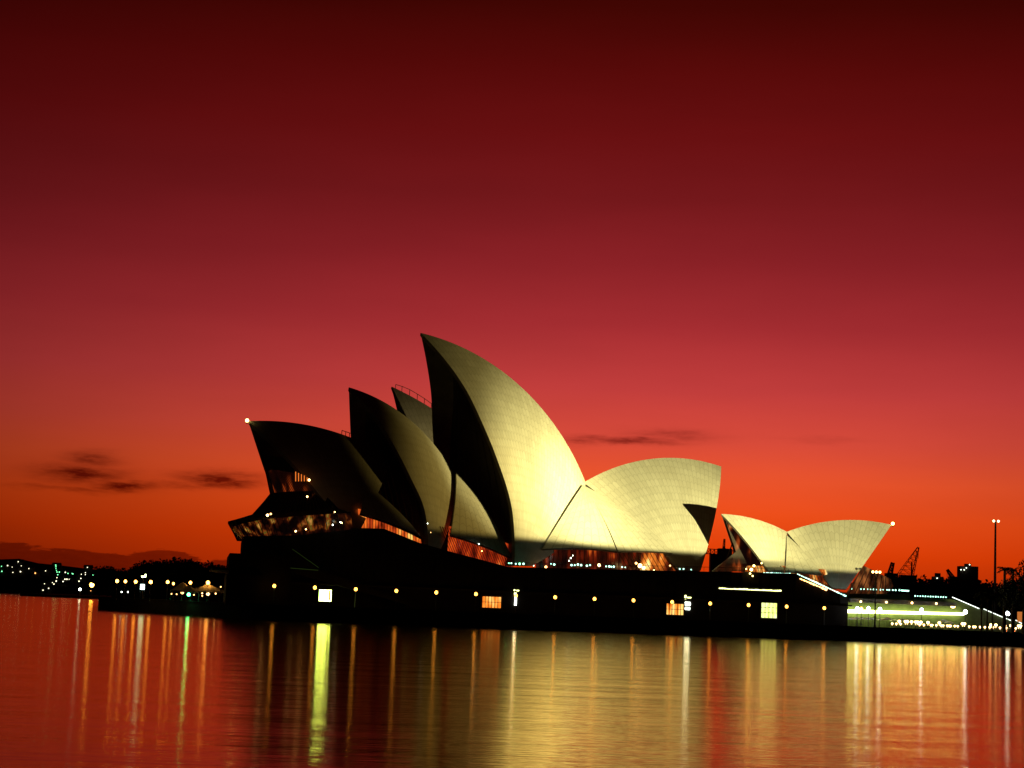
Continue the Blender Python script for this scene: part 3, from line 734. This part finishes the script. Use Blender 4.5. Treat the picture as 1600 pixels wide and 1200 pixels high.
# lit sign, marquees, boats' berth lights on the far quay
p = at(222.5, 917, 385)
t = thing('lit_sign', 'white lit sign box on posts among the quay lamps', 'sign', Vector((p.x, p.y, QZ)))
g = MB(); g.box(p, (1.0, .3, 1.3)); g.build('sign_face', glow('sign_glow', (.75, 1, .9), 5), t)
g = MB(); g.box(p+Vector((0, .22, 0)), (1.3, .1, 1.7)); g.tube((p.x-.5, p.y+.3, QZ), (p.x-.5, p.y+.3, p.z), .07); g.tube((p.x+.5, p.y+.3, QZ), (p.x+.5, p.y+.3, p.z), .07); g.build('sign_post', STEEL, t)
p = at(224.5, 901, 395); t = thing('flood_light_pole', 'greenish lamp cluster on a pole above the white sign', 'light mast', Vector((p.x, p.y, QZ)))
g = MB(); g.tube((p.x, p.y, QZ), p, .12); g.build('post', STEEL, t)
g = MB(); g.box(p, (1.1, .3, .35)); g.box(p+Vector((.45, 0, .45)), (.3, .3, .4)); g.build('lamp_head', glow('pole_glow', (.8, 1, .4), 10), t)
def marquee(px, py, D, wdt, m_, label, lampm):
    p = at(px, py, D); b = Vector((p.x, p.y, QZ)); t = thing('marquee', label, 'marquee', b); h = p.z-QZ
    g = MB(); e = QZ+h*.55; c = [Vector((b.x+sx*wdt/2, b.y+sy*wdt/2, e)) for sx, sy in ((-1, -1), (1, -1), (1, 1), (-1, 1))]
    g.add(c+[Vector((b.x, b.y, p.z))], [(0, 1, 4), (1, 2, 4), (2, 3, 4), (3, 0, 4), (3, 2, 1, 0)]); g.build('roof', m_, t)
    for q in c:
        g = MB(); g.tube((q.x, q.y, QZ), q, .08, n=6); g.build('leg', STEEL, t)
    g = MB(); g.ball((b.x, b.y-.3, e-.5), .38, 8, 6); g.build('hanging_lamp', lampm, t)
marquee(286, 909, 380, 5, CLOTHW, 'dim peaked marquee left of the green lit one', G_WARM)
marquee(296, 914, 376, 4.2, CLOTHW, 'marquee glowing green on the quay', glow('marquee_green', (.05, 1, .3), 40))
marquee(326, 912, 378, 9, CLOTHW, 'wide pale marquee with warm light beneath', G_TABLE)
bench = None; used = []
for i, (x, y, c) in enumerate(((190, 925, 0), (200, 925, 0), (268, 928, 1), (276, 928.5, 1), (303, 929.5, 1), (316, 927, 2), (327, 928, 1), (337, 927.5, 2), (316, 931, 1), (370, 914, 0), (365, 923, 0), (372, 929, 0), (379, 918, 2), (387, 918, 2), (395, 918, 2), (357, 917, 1), (345, 917, 1))):
    p = at(x, y, 370); m_ = (G_WHITE, G_WARM, G_AMBER)[c]
    t = thing('bollard_light', 'small low light on the dark quay below the globe lamps', 'bollard light', Vector((p.x, p.y, QZ)), 'low lights scattered on the bend of the quay')
    g = MB(); g.tube((p.x, p.y, QZ), (p.x, p.y, p.z), .08, n=6); g.build('post', STEEL, t)
    g = MB(); g.ball(p, .16, 6, 5); g.build('light_head', m_, t)
p = at(395.5, 925.5, 362); t = thing('signal_lamp', 'single red signal lamp low on the quay', 'signal lamp', Vector((p.x, p.y, QZ)))
g = MB(); g.tube((p.x, p.y, QZ), p, .1, n=6); g.build('post', STEEL, t); g = MB(); g.ball(p, .28, 8, 6); g.build('light_head', G_RED, t)

# ------------------------------------------------------------------ cafe tables with lamps and parasols on the right quay
def cafe():
    t = thing('cafe_table', 'x', 'cafe table', Vector((0, 0, 0)))
    g = MB(); g.tube((0, 0, .72), (0, 0, .76), .5, n=14); g.build('tabletop', CLOTHW, t)
    g = MB(); g.tube((0, 0, 0), (0, 0, .72), .05, n=6); g.tube((0, 0, 0), (0, 0, .04), .28, n=10); g.build('leg', STEEL, t)
    g = MB(); g.tube((0, 0, .76), (0, 0, 1.0), .03, n=5); g.ball((0, 0, 1.22), .26, 8, 6, .8); g.build('lamp', G_TABLE, t)
    return t
ct = cafe(); used = []
x = 1394
while x < 1606:
    big = random.random()
    p = pz(x, random.uniform(34.5, 37), QZ)
    place(ct, used, p, 'small lamp lit cafe table in the row along the quay edge', 'lamp lit cafe tables along the quay edge', 1.0 + .5*(big > .65))
    x += random.choice((2.2, 3.0, 4.5, 6.5, 7.5))
def parasol():
    t = thing('parasol', 'x', 'parasol', Vector((0, 0, 0)))
    g = MB(); g.tube((0, 0, 0), (0, 0, 2.7), .04, n=6); g.build('pole', STEEL, t)
    g = MB(); n = 8; r_ = 1.5
    g.add([(0, 0, 2.8)]+[(r_*math.cos(2*math.pi*i/n), r_*math.sin(2*math.pi*i/n), 2.25) for i in range(n)]+[(0, 0, 2.72)]+[(r_*math.cos(2*math.pi*i/n), r_*math.sin(2*math.pi*i/n), 2.15) for i in range(n)],
          [(0, 1+i, 1+(i+1) % n) for i in range(n)]+[(9, 10+(i+1) % n, 10+i) for i in range(n)]+[(1+i, 10+i, 10+(i+1) % n, 1+(i+1) % n) for i in range(n)])
    g.build('canopy', CLOTHW, t); return t
pa = parasol(); used = []
for i, x in enumerate((1331, 1338, 1347, 1356, 1363, 1378, 1386, 1397, 1409, 1420, 1474, 1483)):
    place(pa, used, pz(x, 24+random.uniform(-1, 3.5), QZ), 'white parasol standing under the glowing terrace wall', 'white parasols before the glowing wall', random.uniform(.8, 1.0))

# ------------------------------------------------------------------ trees
def leaf_cloud(blobs, n, size, sq=.8):
    g = MB(); 
    for i in range(n):
        c, r_ = random.choice(blobs); c = Vector(c)
        d = Vector((random.gauss(0, 1), random.gauss(0, 1), random.gauss(0, sq))).normalized()*(r_*random.random()**.4)
        p = c+d; a = Vector((random.gauss(0, 1), random.gauss(0, 1), random.gauss(0, 1))).normalized(); b = a.orthogonal().normalized()
        s_ = size*random.uniform(.5, 1.3); e = a.cross(b)
        g.add([p-b*s_, p+e*s_*.5, p+b*s_, p-e*s_*.5], [(0, 1, 2, 3)])
    return g
def make_tree(h, wd_, label, nl=1400, leaf=.45, seed=1, name='tree'):
    random.seed(seed); t = thing(name, label, 'tree', Vector((0, 0, 0)))
    g = MB(); g.tube((0, 0, 0), (.3, 0, h*.45), h*.035, h*.02, n=8); blobs = []
    for i in range(9):
        a = random.uniform(0, 6.28); rr = random.uniform(.15, .42)*wd_; z = random.uniform(.5, .85)*h
        e = Vector((rr*math.cos(a), rr*math.sin(a), z)); g.tube((.3, 0, h*.4), e, h*.016, h*.005, n=5); blobs.append((e, random.uniform(.16, .27)*wd_))
    blobs.append((Vector((0, 0, h*.8)), wd_*.25)); g.build('trunk', BARKM, t)
    leaf_cloud(blobs, nl, leaf).build('crown', LEAFM, t, recalc=False); return t
T1_, T2_, T3_ = [make_tree(12, 12, 'x', seed=k, nl=1500, leaf=.6) for k in (11, 12, 13)]
U = {0: [], 1: [], 2: []}; protos = [T1_, T2_, T3_]
random.seed(5)
grp = 'dark trees on the skyline behind the quay'
tl = [(158, 884, 9), (172, 886, 8), (188, 888, 8), (204, 890, 8), (218, 884, 11), (230, 878, 13), (243, 876, 14), (256, 877, 13), (268, 875, 14), (281, 871, 17), (294, 874, 14), (308, 877, 12), (320, 878, 12), (332, 880, 12), (345, 886, 9), (352, 884, 9), (362, 886, 9),
      (1375, 902, 10), (1392, 900, 11), (1402, 904, 9), (1415, 905, 9), (1428, 903, 10), (1438, 900, 12), (1450, 905, 10), (1466, 904, 10), (1478, 907, 9), (1490, 907, 9), (1502, 906, 9), (1514, 906, 9), (1526, 908, 9), (1536, 911, 8), (1547, 914, 8), (1558, 914, 8), (1568, 912, 9)]
for i, (x, y, hh) in enumerate(tl):
    D = random.uniform(560, 620); p = at(x, y, D); k = i % 3
    lb = 'rounded dark tree behind the quay lamps by the far hills' if x < 500 else 'low dark tree in the skyline between building tower and cranes'
    h = p.z-QZ; s_ = max(.6, h/12*1.0); place(protos[k], U[k], Vector((p.x, p.y, p.z-12*s_*1.0)), lb, 'dark trees behind the bend of the quay' if x < 500 else 'dark trees on the skyline by the cranes', s_, random.uniform(0, 6))
U2 = []
bt = make_tree(20, 15, 'x', seed=21, nl=5200, leaf=.42, name='fig_tree')
for (x, y, D, lb, s_) in ((1612, 872, 372, 'big dark tree cut by the right edge above the kiosk', 1.0), (1600, 902, 368, 'shorter dark tree beside the big tree at the edge', .8), (1634, 876, 380, 'tree mostly outside beyond the big edge tree', 1.0)):
    p = at(x, y, D); place(bt, U2, Vector((p.x, p.y, QZ-.1)), lb, None, (p.z-QZ)/20*1.05, x*.7)
def palm(px, ytop, D, label, r_=.4):
    p = at(px, ytop, D); b = Vector((p.x, p.y, QZ)); t = thing('palm_tree', label, 'palm tree', b)
    g = MB(); top = p-Vector((0, 0, 1.5)); N = 8
    for i in range(N): g.tube(b.lerp(top, i/N), b.lerp(top, (i+1)/N), r_*(1.25-.5*i/N), r_*(1.2-.5*(i+1)/N), n=8)
    g.build('trunk', BARKM, t); g = MB()
    for k in range(26):
        a = 2*math.pi*k/26+random.uniform(-.1, .1); up = random.uniform(-.2, 1.1); q = top.copy(); dv = Vector((math.cos(a), math.sin(a), up)).normalized(); ln = random.uniform(2.0, 2.6)
        for j in range(6):
            nq = q+dv*ln/6; sd = dv.cross(Vector((0, 0, 1))).normalized()
            for m_ in range(3):
                bq = q.lerp(nq, m_/3); g.add([bq, bq+sd*.45-Vector((0, 0, .25)), bq+dv*.12], [(0, 1, 2)]); g.add([bq, bq-sd*.45-Vector((0, 0, .25)), bq+dv*.12], [(0, 1, 2)])
            q = nq; dv = (dv-Vector((0, 0, .22))).normalized()
    g.build('crown', LEAFM, t, recalc=False)
palm(1570, 880, 372, 'tall palm beside the very tall mast'); palm(1583, 881, 374, 'second tall palm half merged with the edge tree')
palm(1534, 920, 366, 'short palm left of the lamp by the stairs', .16); palm(1543, 920, 366, 'short bushy palm behind the stair handrail', .16); palm(1551, 924, 366, 'short palm nearest the pale globe by the stairs', .16)
# uplighter glow on palm trunks (a real garden spotlight at their feet)
for x in (1572, 1585):
    p = pz(x, 27, QZ+.1)
    t = thing('garden_uplighter', 'small red orange uplighter at the foot of a palm' if x == 1572 else 'small uplighter between the palm and edge tree', 'garden light', p)
    g = MB(); g.tube(p, p+Vector((0, 0, .3)), .2, .26, n=10); g.build('housing', STEEL, t)
    g = MB(); g.tube(p+Vector((0, 0, .32)), p+Vector((0, 0, .34)), .2, n=10); g.build('lens', glow('uplighter_glow', (1, .25, .06), 60), t)

# ------------------------------------------------------------------ distant buildings and cranes
def tower(px0, px1, ytop, D, label, steps, lights):
    a, b = at(px0, ytop, D), at(px1, ytop, D); c = (a+b)/2; wdt = b.x-a.x
    t = thing('tower_block', label, 'building', Vector((c.x, c.y, 0)))
    g = MB(); g.box((c.x, c.y, c.z/2), (wdt, wdt*.8, c.z)); g.build('wall', BRICK, t)
    g = MB()
    for (fx, w_, h_) in steps: g.box((a.x+fx*wdt, c.y, c.z+h_/2), (w_*wdt, wdt*.4, h_))
    g.build('roof_housing', BRICK, t)
    nf = max(2, int(c.z/4.5)); g = MB()
    for f in range(1, nf):
        for k in range(5): g.box((a.x+wdt*(k+.5)/5, c.y-wdt*.4-.05, f*4.3), (wdt*.1, .12, 1.6))
    g.build('window', DGLASS, t)['kind'] = 'stuff'
    g = MB()
    for fx, dz in lights: g.ball((a.x+fx*wdt, c.y-wdt*.4-.5, c.z+dz), .32, 6, 5)
    if lights: g.build('roof_light', glow('roof_light_glow', (.9, 1, .8), 4), t)
tower(1498, 1526, 885, 900, 'dark tower block with a few white roof lights', [(.5, .3, 1.5)], [(.02, -2.2), (.2, -2.2), (.32, -1.0), (.5, .9)])
tower(1457, 1473, 901, 880, 'small dark block between the crane and the tower', [(.5, .5, 2.0)], [(.35, -1)])
def lattice(g, p0, p1, wd0, wd1, n, r_=.22):
    d = (p1-p0).normalized(); a = d.cross(Vector((0, 1, 0))).normalized(); b = Vector((0, 1, 0))
    def cor(t): c = p0.lerp(p1, t); w_ = wd0+(wd1-wd0)*t; return [c+(a*sx+b*sy)*w_/2 for sx, sy in ((-1, -1), (1, -1), (1, 1), (-1, 1))]
    for i in range(n):
        A_, B_ = cor(i/n), cor((i+1)/n)
        for k in range(4): g.tube(A_[k], B_[k], r_, n=4); g.tube(A_[k], B_[(k+1) % 4], r_*.7, n=4); g.tube(A_[k], A_[(k+1) % 4], r_*.7, n=4)
def crane(base, tip, tail, D, label, w0=4.5, w1=1.2, n=9, r_=.35):
    b, tp, tl_ = at(*base, D), at(*tip, D), at(*tail, D); t = thing('harbour_crane', label, 'crane', Vector((b.x, b.y, 0)))
    g = MB(); lattice(g, b, tp, w0, w1, n, r_); g.build('jib', STEEL, t)
    g = MB(); g.tube(tl_, b+(tp-b)*.55, .4, n=5); g.tube(tl_, b+(tp-b)*.9, .18, n=4); g.tube(tp, tp+Vector((0, 0, -6)), .12, n=4); g.build('stay', STEEL, t)
    g = MB(); g.box(((b.x+tl_.x)/2, b.y, b.z/2), (5, 5, b.z)); g.box(((b.x+tl_.x)/2, b.y, b.z+1), (abs(tl_.x-b.x)+4, 5, 3)); g.build('cabin', STEEL, t)
crane((1412, 906), (1435, 855), (1424, 906), 800, 'big lattice crane with its jib raised steeply', 8.0, .8, 8, .16)
crane((1389, 903), (1395, 879), (1396, 903), 820, 'small crane beside the restaurant shell tip', 2.5, 1.4, 6)
crane((1492, 908), (1480, 890), (1488, 908), 860, 'small crane jib leaning left beside the tower block', 2.4, 1.0, 6)
crane((1130, 868), (1132, 842), (1134, 868), 560, 'thin upright crane above the gantry', 1.0, .5, 7, .12)
D = 540; t = thing('gantry', 'horizontal truss gantry on a block seen between roof shells', 'gantry', at(1125, 890, D))
g = MB(); lattice(g, at(1098, 861, D), at(1152, 864, D), 1.7, 1.7, 9, .16); g.build('truss', STEEL, t)
g = MB(); p = at(1121, 882, D); q = at(1121, 866, D); g.box((p.x, p.y, q.z/2), (5.5, 4, q.z)); g.build('tower', STEEL, t)
# far-shore lights
lights = [(10,355,'g'),(12,388,'g'),(80,360,'w'),(140,352,'w'),(120,325,'w'),(135,390,'w'),(85,395,'w'),(232,400,'a'),(300,385,'w'),(367,347,'g'),(368,358,'g'),(368,370,'g'),(371,382,'g'),(375,393,'g'),(380,410,'g'),(375,430,'w'),(370,452,'w'),(345,462,'w'),(355,472,'w'),(293,470,'w'),(320,500,'w'),(283,512,'w'),(390,393,'g'),(430,395,'w'),(447,402,'g'),(480,405,'g'),(474,402,'g'),(427,440,'w'),(440,440,'w'),(455,440,'w'),(415,455,'w'),(575,362,'w'),(600,412,'w'),(562,397,'w'),(562,410,'w'),(535,407,'w'),(532,435,'w'),(520,453,'w'),(612,412,'g'),(660,387,'g'),(672,387,'g'),(598,516,'a'),(50,350,'w'),(190,370,'w')]
col = {'g': G_GREEN, 'w': G_WHITE, 'a': G_AMBER}
hm = mat('house_wall', (.03, .025, .022), .85)
col = {'g': glow('shore_green', (.2, 1.0, .4), 3), 'w': glow('shore_white', (1, .92, .6), 3), 'a': glow('shore_amber', (1, .4, .1), 4)}
for i, (zx, zy, c) in enumerate(lights):
    p = at(zx/4.2105, 800+zy/4.2105, 1400)
    lb = {'g': 'tiny green lit house on the far shore', 'w': 'tiny white lit house on the far shore', 'a': 'tiny amber lit house on the far shore'}[c]
    t = thing('shore_house', lb, 'house', Vector((p.x, p.y, p.z-4)), {'g': 'green lit houses on the far shore', 'w': 'white lit houses on the far shore', 'a': 'amber lit houses on the far shore'}[c])
    g = MB(); g.box((p.x, p.y+4, p.z-2.5), (7, 6, 5)); g.add([(p.x-4, p.y+.6, p.z), (p.x+4, p.y+.6, p.z), (p.x+4, p.y+7.4, p.z), (p.x-4, p.y+7.4, p.z), (p.x-4, p.y+4, p.z+2), (p.x+4, p.y+4, p.z+2)], [(0, 1, 5, 4), (2, 3, 4, 5), (0, 4, 3), (1, 2, 5)]); g.build('wall', hm, t)
    g = MB(); g.ball((p.x, p.y+.0, p.z-.3), random.uniform(.32, .6), 7, 5); g.build('porch_light', col[c], t)
for x, y, s_, m_, lb in ((143.5, 914, 1.0, G_ORANGE, 'large orange lamp on the far shore beside the quay corner'), (125, 921, .6, G_WHITE, 'white lamp at the far waterline left of the orange one')):
    p = at(x, y, 900); t = thing('shore_lamp', lb, 'street lamp', Vector((p.x, p.y, 0)))
    g = MB(); g.tube((p.x, p.y, -1), p, .25, n=6); g.build('post', STEEL, t); g = MB(); g.ball(p, 1.25*s_, 10, 8, 1.1); g.build('globe', m_, t)
p = at(80, 928, 1000)
g = MB(); g.prism([Vector((p.x+a, p.y+b, -1)) for a, b in ((-20, 0), (0, -20), (60, -30), (80, 400), (-80, 400))], (0, 0, 2.6)); tag(g.build('shore', SOIL), kind='structure')

# ------------------------------------------------------------------ floodlights on a pontoon to the right, aimed at the roofs
FP = Vector((110.0, 372.0, 9.0))
g = MB(); g.box((FP.x+7, FP.y, .5), (13, 22, 1.2)); tag(g.build('wharf', QUAYM), kind='structure')
fm = thing('floodlight_mast', 'mast of roof floodlights on a floating wharf', 'light mast', Vector((FP.x+3, FP.y+2, 1)))
g = MB(); g.tube((FP.x+3, FP.y-3, 1), (FP.x+3, FP.y-3, 9), .2, n=10); g.box((FP.x+1.6, FP.y+1, 9), (.3, 8, .3)); g.box((FP.x+2.3, FP.y-3, 9), (1.4, .3, .3)); g.build('post', STEEL, fm)
def flood(target, power, ang, blend, colr_, dx, cut=None, soft=.006, size=.4):
    p = FP+Vector((0, dx, 0)); ld = bpy.data.lights.new('floodlight', 'SPOT'); ld.energy = power; ld.spot_size = R(ang); ld.spot_blend = blend
    ld.color = colr_; ld.shadow_soft_size = size
    o = bpy.data.objects.new('floodlight', ld); COL.objects.link(o); o.location = p
    o.rotation_euler = (target-p).to_track_quat('-Z', 'Y').to_euler()
    if cut is not None:        # shade line put into the lamp's shader: no light below this slope
        ld.use_nodes = True; t = NT(ld.node_tree); em = t.n['Emission']
        gi = t.node('ShaderNodeNewGeometry').outputs['Incoming']; s_ = t.node('ShaderNodeSeparateXYZ'); t.l.new(gi, s_.inputs[0])
        zz = s_.outputs[2]
        t.l.new(t.rng(zz, cut-soft, cut+soft), em.inputs[1])
    return o
tgt = hit(1074, 783, S4[1], S4[2]); frame(WALL); tip = pv(1127, 803, VR); frame(HALL)
dd = tip-tgt
for k in (4, 6, 8, 10, 12): print('LINE', k, tuple(round(x, 1) for x in tgt+dd*k))
print('TIP', loc(tip), 'TGT', loc(tgt))
def slope(p): return (p-FP).normalized().z
frame(HALL)
cutS3 = slope(pv(835, 842, 20))
LC = (.98, .88, .34)
flood(pv(905, 775, 14), 1.1e6, 12, 1.0, LC, 0, cutS3)
flood(pv(885, 760, 14), 1.5e6, 22, 1.0, LC, 1, cutS3)
flood(pv(870, 700, 14), .42e6, 26, 1.0, (1, .78, .22), 1, cutS3)
flood(pv(1030, 790, 12), 1.35e6, 32, 1.0, LC, 2, slope(pv(1040, 860, 18)), .006)
flood(pv(1270, 850, 22), .62e6, 32, 1.0, LC, 4, slope(pv(1260, 884, 27)), .006)
flood(pv(722, 775, 10), .25e6, 16.5, 1.0, (1, .68, .14), 5, cutS3)

frame(WALL)
FP0 = FP; FP = L(10, -28, 18)
flood(pv(655, 625, -50), 9.0e4, 40, 1.0, (1, .8, .3), 0)
random.seed(1)
for o in SC.objects:
    if '_o' in o: del o['_o']
